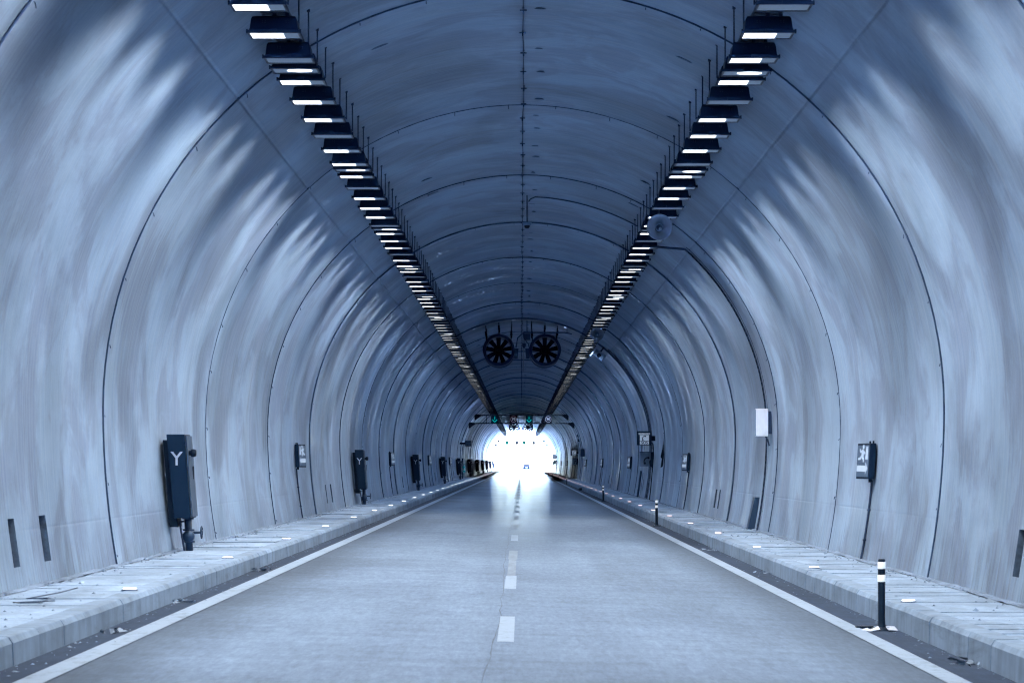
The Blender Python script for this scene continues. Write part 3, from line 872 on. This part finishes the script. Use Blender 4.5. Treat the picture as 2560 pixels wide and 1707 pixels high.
# ------------------------------------------------------------------ SOS stations
def handset(mb, c, sc, fn, t0, t1, ang=0):
    pts = []
    for i in range(9):
        a = R(200) - R(110) * i / 8 + ang
        pts.append((c[0] + .15 * sc + .28 * sc * math.cos(a), c[1] - .12 * sc + .28 * sc * math.sin(a)))
    for a, b in zip(pts[:-1], pts[1:]): mb.strip(a, b, .075 * sc, fn, t0, t1)
    for e, p in ((pts[0], pts[1]), (pts[-1], pts[-2])):
        mb.disc((e[0] + (.03 if e is pts[0] else .0) * sc, e[1] - (.0 if e is pts[0] else .03) * sc), .075 * sc, fn, t0, t1, 12)
tSOS = text_mesh('SOS', .15, .001, M['handset'], 'lettering_sos', .004)
tAC = text_mesh('AC\u0130L YARDIM', .068, .001, M['handset'], 'lettering_acil_yardim', .001)
def make_sos():
    t_ = thing('sos_sign', 'x', 'sign', (0, 0, 0), 'SOS telephone signs on the right wall')
    x0, x1 = 4.58, 5.155; z0, z1 = CAMZ + .72, CAMZ + 1.27
    MB().box(x0, x1, 0, .14, z0, z1).build('housing', M['navy'], t_, bevel=.008)
    cx = (x0 + x1) / 2
    MB().box(x0 + .065, x1 - .06, -.006, -.001, z1 - .135, z1 - .065).build('top_panel', M['signwhite'], t_)
    MB().box(x0 + .115, x1 - .10, -.006, -.001, z0 + .17, z1 - .15).build('phone_panel', M['signwhite'], t_)
    MB().box(x0 + .115, x1 - .10, -.006, -.001, z0 + .035, z0 + .155).build('sos_panel', M['signwhite'], t_)
    fn = lambda p, q, t: (p, t, q)
    mb = MB(); handset(mb, (cx - .02, z0 + .30), .42, fn, -.009, -.0065); mb.build('handset_symbol', M['handset'], t_)
    a = link('lettering_sos', tSOS, t_, (cx + .01, -.008, z0 + .095)); a.rotation_euler = (R(90), 0, 0)
    a = link('lettering_acil_yardim', tAC, t_, (cx, -.008, z1 - .10)); a.rotation_euler = (R(90), 0, 0)
    MB().box(x1, wallx(1, CAMZ + 1) + .02, .03, .11, z0 + .17, z0 + .37).build('bracket', M['black'], t_)
    cb = MB().tube([(x1 - .02, .05, z0 + .12), (x1 + .06, .05, z0 + .06), (5.23, .05, z0 - .1), (5.24, .05, z0 - .4), (5.20, .05, z0 - .9), (wallx(1, .2) - .02, .05, kerb_z(1))], .022, 6)
    cb.build('conduit', M['black'], t_)
    return t_
def make_phone():
    t_ = thing('emergency_phone', 'x', 'telephone', (0, 0, 0), 'emergency telephones under the SOS signs')
    z0, z1 = CAMZ - .12, CAMZ + .44
    MB().box(4.72, 5.22, .30, .34, z0, z1).build('back_panel', M['grey'], t_)
    MB().box(4.70, 5.23, .02, .36, z1, z1 + .025).build('hood', M['steel'], t_)
    fn = lambda p, q, t: (p, t, q)
    mb = MB(); handset(mb, (4.96, z0 + .26), .62, fn, .22, .296); mb.build('handset', M['handset'], t_)
    MB().prism([(5.10, z0 + .02), (5.225, z0 - .06), (5.235, z1), (5.14, z1), (5.14, z0 + .28), (5.08, z0 + .2)], fn, .10, .20).build('side_screen', M['navy'], t_)
    mb = MB(); mb.tube([(4.80, .32, z1), (4.80, .32, z1 + .28)], .022, 6).tube([(4.9, .32, z1), (4.9, .32, z1 + .28)], .008, 5).tube([(5.18, .32, z1), (5.18, .32, z1 + .28)], .008, 5)
    mb.build('hanger', M['steel'], t_)
    return t_
sos = make_sos(); ph = make_phone(); ts, tp = subtree(sos), subtree(ph)
for k, y in enumerate((97.0, 226.0, 360.0)):
    l1 = ['square ACİL YARDIM and SOS phone sign, nearest, on right wall', 'second SOS phone sign, further down the right wall', 'smallest SOS phone sign, on right wall near the tunnel mouth'][k]
    l2 = ['emergency telephone with big handset below the nearest SOS sign', 'emergency telephone below the second SOS sign', 'emergency telephone below the smallest SOS sign'][k]
    if k == 0:
        sos.location = (0, y, 0); ph.location = (0, y + .2, 0); sos['label'] = l1; ph['label'] = l2
    else:
        copy_tree(sos, (0, y, 0), l1, tree=ts); copy_tree(ph, (0, y + .2, 0), l2, tree=tp)
# leaning dark post below the first phone
zf = kerb_z(1)
o = MB().tube([(4.98, 105.0, zf), (5.14, 105.0, CAMZ - .32)], .045, 8).tube([(5.08, 105.0, zf), (5.22, 105.0, CAMZ - .4)], .012, 5).build('cable_duct', M['pipe'])
tag(o, 'slim dark upright duct at wall foot below the nearest SOS phone', 'duct')
# dark rubber strip hanging from a joint
yj = 90.7
def fnr(p, q, t): return (wallx(1, q) - .03 - p - t, yj - .1 + .02 * math.sin(q * 9), q)
mb = MB().prism([(0, CAMZ + .95), (.03, CAMZ + .7), (.12, CAMZ + .25), (.10, CAMZ + .2), (.07, CAMZ + .18), (.10, CAMZ - .16), (.02, CAMZ - .12), (0, CAMZ + .3)], lambda p, q, t: (wallx(1, q) - .02 - p, yj + t, q), -.12, -.08)
o = mb.build('torn_rubber_strip', M['black']); tag(o, 'torn black rubber strip hanging off a joint beside the SOS sign', 'rubber strip')

# far cameras and dark box on right
for i, (x, z, y) in enumerate(((5.0, CAMZ + 2.42, 213.6), (5.12, CAMZ + 2.02, 213.8))):
    t_ = thing('wall_camera', ['upper of two small wall cameras beyond the SOS sign, right', 'lower of two small wall cameras beyond the SOS sign, right'][i], 'camera', (x, y, z))
    MB().box(-.16, .1, -.2, .25, -.11, .11).build('body', M['black'], t_, bevel=.02)
    MB().lathe([(.001, -.206), (.07, -.206), (.085, -.2)], (-.03, 0, 0), 'y', 14).build('lens', M['grey'], t_)
    MB().tube([(.05, .05, 0), (wallx(1, z) - x + .03, .05, -.12)], .03, 6).build('arm', M['black'], t_)
t_ = thing('control_cabinet', 'dark control cabinet on right wall beside the second SOS sign', 'cabinet', (0, 203, 0))
MB().box(4.93, 5.28, 0, .5, CAMZ + .57, CAMZ + 1.2).build('body', M['pipe'], t_, bevel=.01)
MB().box(4.905, 4.927, .03, .47, CAMZ + .6, CAMZ + 1.17).build('door', M['navy'], t_)

# left hanging sign + green marker lights at ~205 m
t_ = thing('wall_sign', 'small square sign on an arm, on left wall before the mouth', 'sign', (0, 205, 0))
x0, x1 = -4.68, -4.21; z0 = CAMZ + 1.44
MB().box(x0, x1, 0, .12, z0, z0 + .47).build('housing', M['navy'], t_)
MB().box(x0 + .04, x1 - .04, -.006, -.001, z0 + .04, z0 + .33).build('phone_panel', M['signface'], t_)
MB().box(x0 + .04, x1 - .04, -.006, -.001, z0 + .36, z0 + .43).build('top_panel', M['signface'], t_)
mb = MB(); handset(mb, (-4.46, z0 + .17), .34, lambda p, q, t: (p, t, q), -.009, -.0065); mb.build('handset_symbol', M['handset'], t_)
MB().box(wallx(-1, z0 + .2) - .02, x0, .03, .09, z0 + .16, z0 + .32).build('bracket', M['black'], t_)
MB().tube([(-4.84, .06, z0 + .15), (-4.92, .06, z0 - .3), (-4.98, .06, z0 - 1.4), (-4.9, .06, kerb_z(-1))], .03, 6).build('conduit', M['steel'], t_)
t_ = thing('signal_lights', 'pair of small green glowing lights on a post by left wall', 'signal light', (-4.74, 204, 0))
MB().tube([(-.12, 0, kerb_z(-1)), (-.08, 0, CAMZ - .1)], .035, 6).build('post', M['black'], t_)
for i, z in enumerate((-.30, -.66)):
    MB().cbox((-.02 + .03 * i, -.06, CAMZ + z), .14, .08, .12).build('housing', M['black'], t_)
    MB().cbox((-.02 + .03 * i, -.105, CAMZ + z), .11, .008, .09).build('lens', M['cyan'], t_)

# ------------------------------------------------------------------ jet fans
def make_fan():
    t_ = thing('jet_fan', 'x', 'fan', (0, 0, 0), 'jet fans under the tunnel crown')
    MB().lathe([(.545, .0), (.60, -.03), (.66, 0), (.655, .35), (.63, .4), (.63, 2.5), (.655, 2.55), (.655, 2.9), (.60, 2.9), (.55, 2.55), (.54, .35), (.545, 0)], ax='y', n=40).build('casing', M['fan'], t_, True)
    MB().lathe([(.001, .36), (.10, .38), (.165, .46), (.17, .9), (.001, .95)], ax='y', n=24).build('hub', M['blade'], t_, True)
    for k in range(9):
        a = 2 * PI * k / 9 + .2; ca, sa = math.cos(a), math.sin(a)
        u = Vector((ca, 0, sa)); v = Vector((-sa, 0, ca)); mb = MB(); P = []
        for r, wd, tw in ((.14, .075, .6), (.3, .095, .45), (.535, .105, .35)):
            for e, th in ((-1, 0), (1, 0), (1, .012), (-1, .012)):
                P.append(u * r + v * (wd * e * math.cos(tw)) + Vector((0, .62 + wd * e * math.sin(tw) + th, 0)))
        F = []
        for i in range(2):
            for k2 in range(4): F.append((i * 4 + k2, i * 4 + (k2 + 1) % 4, i * 4 + 4 + (k2 + 1) % 4, i * 4 + 4 + k2))
        F += [(0, 1, 2, 3), (11, 10, 9, 8)]
        mb.add(P, F).build('blade', M['blade'], t_)
    for x in (-.52, 0, .50):
        for y in (.45, 2.4):
            mb = MB(); z0 = math.sqrt(.65 ** 2 - x * x) - .02
            mb.tube([(x, y, z0), (x * 1.08, y, 1.22)], .018, 6).tube([(x * 1.02, y, z0 + .22), (x * 1.06, y, z0 + .42)], .038, 8)
            mb.build('suspension_rod', M['blade'], t_)
    return t_
FZ = CAMZ + 4.70
fan = make_fan(); tree = subtree(fan)
for i, (x, y, lab) in enumerate(((-.93, 101.6, 'large dark jet fan under the crown, left of the near pair'), (.99, 101.6, 'large dark jet fan under the crown, right of the near pair'),
                                 (-.93, 318.0, 'small far jet fan below the signal gantry, left of its pair'), (.90, 318.0, 'small far jet fan below the signal gantry, right of its pair'))):
    f = fan if i == 0 else copy_tree(fan, (0, 0, 0), '', tree=tree)
    f.location = (x, y, FZ - (.0 if i < 2 else .05)); f['label'] = lab
    sg = 1 if x < 0 else -1
    MB().hexa([(sg * .64, .05, -.36), (sg * .78, .05, -.36), (sg * .78, .55, -.36), (sg * .64, .55, -.36), (sg * .66, .05, .06), (sg * .82, .05, .06), (sg * .82, .55, .06), (sg * .66, .55, .06)]).build('terminal_box', M['pipe'], f)
mb = MB().tube([(-.22, 101.7, FZ + .1), (-.15, 101.7, FZ + .5), (.1, 101.7, FZ + .72), (1.8, 101.7, FZ + .72), (2.1, 101.7, FZ + .66)], .03, 6)
mb.tube([(.08, 101.7, FZ + .7), (.1, 101.7, FZ + .5), (.3, 101.7, FZ + .25), (.33, 101.7, FZ + .06)], .018, 6).box(.1, .38, 101.75, 101.95, FZ + .42, FZ + .68).box(.22, .26, 101.8, 101.85, FZ + .7, archz(.2))
mb.tube([(1.9, 101.7, FZ + .7), (1.9, 101.7, archz(1.9))], .014, 5)
o = mb.build('fan_cable', M['pipe']); tag(o, 'cable loop and junction box between the two near jet fans', 'cable')
mb = MB().tube([(.13, 112, archz(.13) - .02), (.13, 112, archz(0) - .5)], .02, 6).lathe([(.001, 0), (.09, 0), (.09, -.1), (.05, -.2), (.001, -.22)], (.13, 112, archz(0) - .48), 'z', 14)
mb.tube([(.13, 112, archz(.1) - .3), (.13, 150, archz(.1) - .3)], .02, 5)
o = mb.build('crown_conduit', M['pipe']); tag(o, 'dark conduit with hanging camera behind the near jet fans', 'conduit')

# ------------------------------------------------------------------ signal gantries
D70 = text_mesh('70', .30, .002, M['digit'], 'digits_seventy', .004); D90 = text_mesh('90', .30, .002, M['digit'], 'digits_ninety', .004)
def gantry(y, zlow, dz, xs, which):
    near = which == 'near'
    t_ = thing('signal_gantry', f'{"near" if near else "far, washed-out"} dark gantry of two beams carrying lane signals', 'gantry', (0, y, 0))
    zl = CAMZ + zlow; zu = zl + dz
    for z in (zl, zu):
        xa = wallx(-1, z); xb = wallx(1, z)
        MB().box(xa + .55, xb - .55, -.04, .04, z - .04, z + .04).build('beam', M['black'], t_)
        for sd_, xw in ((-1, xa), (1, xb)):
            fn = lambda p, q, t: (xw - sd_ * p, t, z + q)
            MB().prism([(-.05, .12), (.06, .1), (.55, .04), (1.1, .04), (1.1, -.04), (.55, -.06), (.06, -.42), (-.0, -.42)], fn, -.05, .05).build('end_bracket', M['black'], t_)
    for x in (-2.95, -1.72, -1.22, -.2, .25, 1.18, 3.05): MB().box(x - .02, x + .02, -.03, .03, zl + .041, zu - .041).build('post', M['black'], t_)
    kinds = ('arrow', '70', 'arrow', '90')
    for i, (x, kd) in enumerate(zip(xs, kinds)):
        if kd == 'arrow': lab = f'green down-arrow lane signal, {"left" if i == 0 else "right"} one on the {which} gantry'; cat = 'lane signal'; nm = 'lane_signal'
        else: lab = f'round {kd} speed limit display on the {which} gantry'; cat = 'speed sign'; nm = 'speed_sign'
        s_ = thing(nm, lab, cat, (x, y - .2, zl + dz / 2), f'signals on the {which} gantry')
        h = .34
        MB().box(-.31, .31, 0, .14, -h, h).build('housing', M['black'], s_, bevel=.01)
        fn = lambda p, q, t: (p, t, q)
        if kd == 'arrow':
            a = MB().strip((0, .24), (0, -.02), .06, fn, -.02, -.004).strip((0, -.235), (-.2, -.03), .065, fn, -.02, -.004).strip((0, -.235), (.2, -.03), .065, fn, -.02, -.0035)
            a.build('arrow', M['cyan'], s_)
        else:
            MB().lathe([(.235, -.006), (.235, -.016), (.262, -.016), (.262, -.006)], ax='y', n=32).build('ring', M['ring'], s_)
            q = link('digits', D70 if kd == '70' else D90, s_, (0, -.012, 0)); q.rotation_euler = (R(90), 0, 0)
gantry(209.5, 3.42, .69, (-2.26, -.65, .67, 2.31), 'near')
gantry(425.0, 3.26, .66, (-2.47, -.79, .54, 2.15), 'far')

# ------------------------------------------------------------------ bollards
def make_bollard():
    t_ = thing('bollard', 'x', 'bollard', (0, 0, 0), 'flexible bollards along the right kerb')
    MB().lathe([(.001, .72), (.028, .72), (.036, .71), (.0375, .60), (.036, .1), (.04, .05), (.055, .03), (.06, .0)], ax='z', n=20).build('post', M['black'], t_, True)
    for z in (.49, .62): MB().lathe([(.0385, z), (.0402, z + .003), (.0402, z + .067), (.0385, z + .07)], ax='z', n=20).build('reflective_band', M['retro_glow'], t_, True)
    MB().lathe([(.001, .035), (.07, .034), (.11, .02), (.125, 0)], ax='z', n=20).build('base', M['black'], t_, True)
    for k in range(4):
        a = PI / 4 + k * PI / 2; MB().lathe([(.001, .035), (.012, .035), (.013, .02)], (.085 * math.cos(a), .085 * math.sin(a), 0), 'z', 8).build('bolt', M['grey'], t_)
    return t_
bl = make_bollard(); tree = subtree(bl)
for i, y in enumerate((24.8, 66.0, 109.0, 196.0, 242.0, 288.0, 330.0, 372.0)):
    x = 3.645; lab = ['black bollard with two white bands, nearest, on the dark gutter', 'second nearest black bollard with white bands by right kerb', 'third nearest black bollard by the right kerb', 'fourth nearest black bollard by the right kerb',
                      'fifth nearest black bollard by the right kerb'][i] if i < 5 else 'tiny dark bollard by the right kerb near the tunnel mouth'
    loc = (x, y, road_z(x) + .004)
    if i == 0: bl.location = loc; bl['label'] = lab
    else: copy_tree(bl, loc, lab, tree=tree)
mb = MB().lathe([(.001, .16), (.07, .16), (.13, .12), (.15, .05), (.14, 0)], (3.72, 154, road_z(3.7)), 'z', 16)
o = mb.build('bollard_stump', M['black'], smooth=True); tag(o, 'dark round stump of a broken bollard at the right kerb', 'stump')
# drain slot at nearest bollard + torn plastic at its foot
mb = MB().box(3.42, 3.79, 25.02, 25.12, road_z(3.6) + .0, road_z(3.6) + .028)
o = mb.build('drain_slot', M['black']); tag(o, 'dark drain bar across the gutter behind the nearest bollard', 'drain')
o = MB().add([(3.50, 24.55, -.085), (3.60, 24.6, -.07), (3.61, 24.80, -.05), (3.53, 24.78, -.085), (3.69, 24.6, -.08), (3.80, 24.72, -.09), (3.79, 24.9, -.06), (3.68, 24.8, -.05),
              (3.42, 24.7, -.084), (3.5, 24.82, -.07)], [(0, 1, 2, 3), (4, 5, 6, 7), (8, 0, 3, 9)]).build('plastic_scrap', M['letter'])
sol = o.modifiers.new('t', 'SOLIDIFY'); sol.thickness = .004
tag(o, 'torn white plastic scrap around the foot of the nearest bollard', 'litter')

# ------------------------------------------------------------------ litter
def scatter(side, n, seed):
    r = random.Random(seed); mb = MB(); kx = KL if side < 0 else KR
    for _ in range(n):
        y = 15 + 90 * r.random() ** 1.7; x = kx - side * abs(r.gauss(0, .07)) - side * .01
        if r.random() < .25: x = kx - side * r.uniform(.02, .4)
        s = r.uniform(.006, .022) * (1.6 if r.random() < .12 else 1); a = r.uniform(0, PI); h = s * r.uniform(.25, .7)
        z = road_z(x) + .003; ca, sa = math.cos(a) * s, math.sin(a) * s
        P = [(x + ca, y + sa, z), (x - sa * .7, y + ca * .7, z), (x - ca, y - sa, z), (x + sa * .6, y - ca * .6, z), (x + r.uniform(-.3, .3) * s, y, z + h)]
        mb.add(P, [(0, 1, 4), (1, 2, 4), (2, 3, 4), (3, 0, 4)])
    return mb
for side in (-1, 1):
    o = scatter(side, 300, 20 + side).build('gutter_debris', M['debris']); tag(o, f'dry leaf and grit debris along the {"left" if side < 0 else "right"} gutter', 'debris', kind='stuff')
    r = random.Random(90 + side); mb = MB(); kz = kerb_z(side)
    for _ in range(520):
        y = 15 + 80 * r.random() ** 1.6; x = wallx(side, kz) - side * abs(r.gauss(.12, .12)) - side * .01
        if r.random() < .3: x = side * r.uniform(4.0, 4.95)
        s = r.uniform(.005, .02) * (1.7 if r.random() < .08 else 1); z = kz + .001
        mb.add([(x + s, y, z), (x, y + s * 1.6, z), (x - s, y, z), (x, y - s * 1.4, z), (x, y, z + s * .9)], [(0, 1, 4), (1, 2, 4), (2, 3, 4), (3, 0, 4)])
    o = mb.build('pavement_grit', M['dirt']); tag(o, f'loose grit scattered on the {"left" if side < 0 else "right"} pavement', 'grit', kind='stuff')
def clump(x, y, z, seed, label, s=1.0):
    r = random.Random(seed); mb = MB()
    for _ in range(16):
        px, py = x + r.gauss(0, .07) * s, y + r.gauss(0, .16) * s; L = r.uniform(.03, .09) * s; a = r.uniform(0, 2 * PI); h = r.uniform(.005, .04) * s
        dx, dy = math.cos(a) * L, math.sin(a) * L
        mb.add([(px, py, z + h), (px + dx, py + dy, z + h * r.uniform(.2, 1.6) + .004), (px + dx * .9 - dy * .5, py + dy * .9 + dx * .5, z + .004), (px - dy * .5, py + dx * .5, z + h * .6)], [(0, 1, 2, 3)])
    o = mb.build('litter_clump', M['debris']); tag(o, label, 'litter')
clump(-3.60, 21.6, road_z(-3.6) + .005, 1, 'crumpled dry leaf litter at left kerb, nearest clump')
clump(-3.62, 26.2, road_z(-3.6) + .005, 2, 'crumpled litter at left kerb, middle clump', .8)
clump(-3.60, 34.0, road_z(-3.6) + .005, 3, 'dark leaf litter at left kerb just past a kerb dent')
clump(3.68, 37.5, road_z(3.7) + .005, 4, 'dark leaf litter in the right gutter beyond the bollard')
clump(3.70, 20.6, road_z(3.7) + .005, 5, 'pale litter scraps in the right gutter, nearest clump')
clump(3.70, 47.5, road_z(3.7) + .005, 6, 'dark litter heap in the right gutter below the white box')
kz = kerb_z(-1)
mb = MB().tube([(-4.62, 22.3, kz + .01), (-4.50, 22.0, kz + .02), (-4.36, 22.2, kz + .012), (-4.38, 22.8, kz + .02), (-4.58, 22.7, kz + .02), (-4.44, 23.6, kz + .03), (-4.36, 24.1, kz + .05)], .006, 6)
mb.tube([(-4.60, 22.2, kz + .012), (-4.36, 22.25, kz + .02), (-4.28, 22.5, kz + .012)], .005, 6)
o = mb.build('bent_twig', M['pipe']); tag(o, 'dark bent twig lying on the left pavement', 'twig')

# ------------------------------------------------------------------ outside: car and marker
def make_car(loc):
    t_ = thing('parked_car', 'washed-out saloon car seen from behind in the bright tunnel mouth', 'car', loc)
    side_prof = [(0, .35), (-.02, .55), (.0, .88), (.10, .98), (.75, 1.02), (3.1, .95), (4.25, .78), (4.4, .55), (4.4, .3), (.1, .28)]
    mb = MB().prism(side_prof, lambda p, q, t: (t * (.88 if q < .9 else .82), p, q), -1, 1); mb.build('body', M['carpaint'], t_, bevel=.06)
    gp_ = [(.55, 1.0), (1.05, 1.42), (2.1, 1.46), (3.0, .98)]
    MB().prism(gp_, lambda p, q, t: (t * (.80 if q < 1.2 else .60), p, q), -1, 1).build('cabin', M['carpaint'], t_, bevel=.05)
    MB().hexa([(-.66, .60, 1.06), (.66, .60, 1.06), (.66, .64, 1.06), (-.66, .64, 1.06), (-.53, .96, 1.36), (.53, .96, 1.36), (.53, 1.0, 1.36), (-.53, 1.0, 1.36)]).build('rear_window', M['carglass'], t_)
    for sx in (-1, 1):
        MB().box(*sorted((sx * .50, sx * .84)), -.035, .02, .68, .86).build('tail_light', M['taillight'], t_)
        for y in (.85, 3.5):
            wl = MB().lathe([(.12, -.1), (.29, -.1), (.32, -.07), (.32, .07), (.29, .1), (.12, .1)], (sx * .80, y, .32), 'x', 24).build('wheel', M['tyre'], t_)
            MB().lathe([(.001, -.08), (.19, -.09), (.2, .09), (.001, .08)], (sx * .80, y, .32), 'x', 20).build('rim', M['grey'], wl)
    MB().box(-.86, .86, -.09, .03, .36, .56).build('bumper', M['carpaint'], t_, bevel=.03)
    MB().box(-.7, .7, -.03, .3, .24, .34).build('bumper_shadow_gap', M['tyre'], t_)
    MB().box(-.26, .26, -.028, -.01, .66, .78).build('number_plate', M['letter'], t_)
    return t_
make_car((1.2, 566, road_z(1.2)))
t_ = thing('marker_post', 'faint small marker post on the road left beyond the mouth', 'post', (-3.45, 545, .09))
MB().box(-.09, .09, -.05, .05, 0, .95).build('post', M['grey'], t_); MB().box(-.08, .08, -.06, -.052, .6, .85).build('reflector', M['retro_glow'], t_)
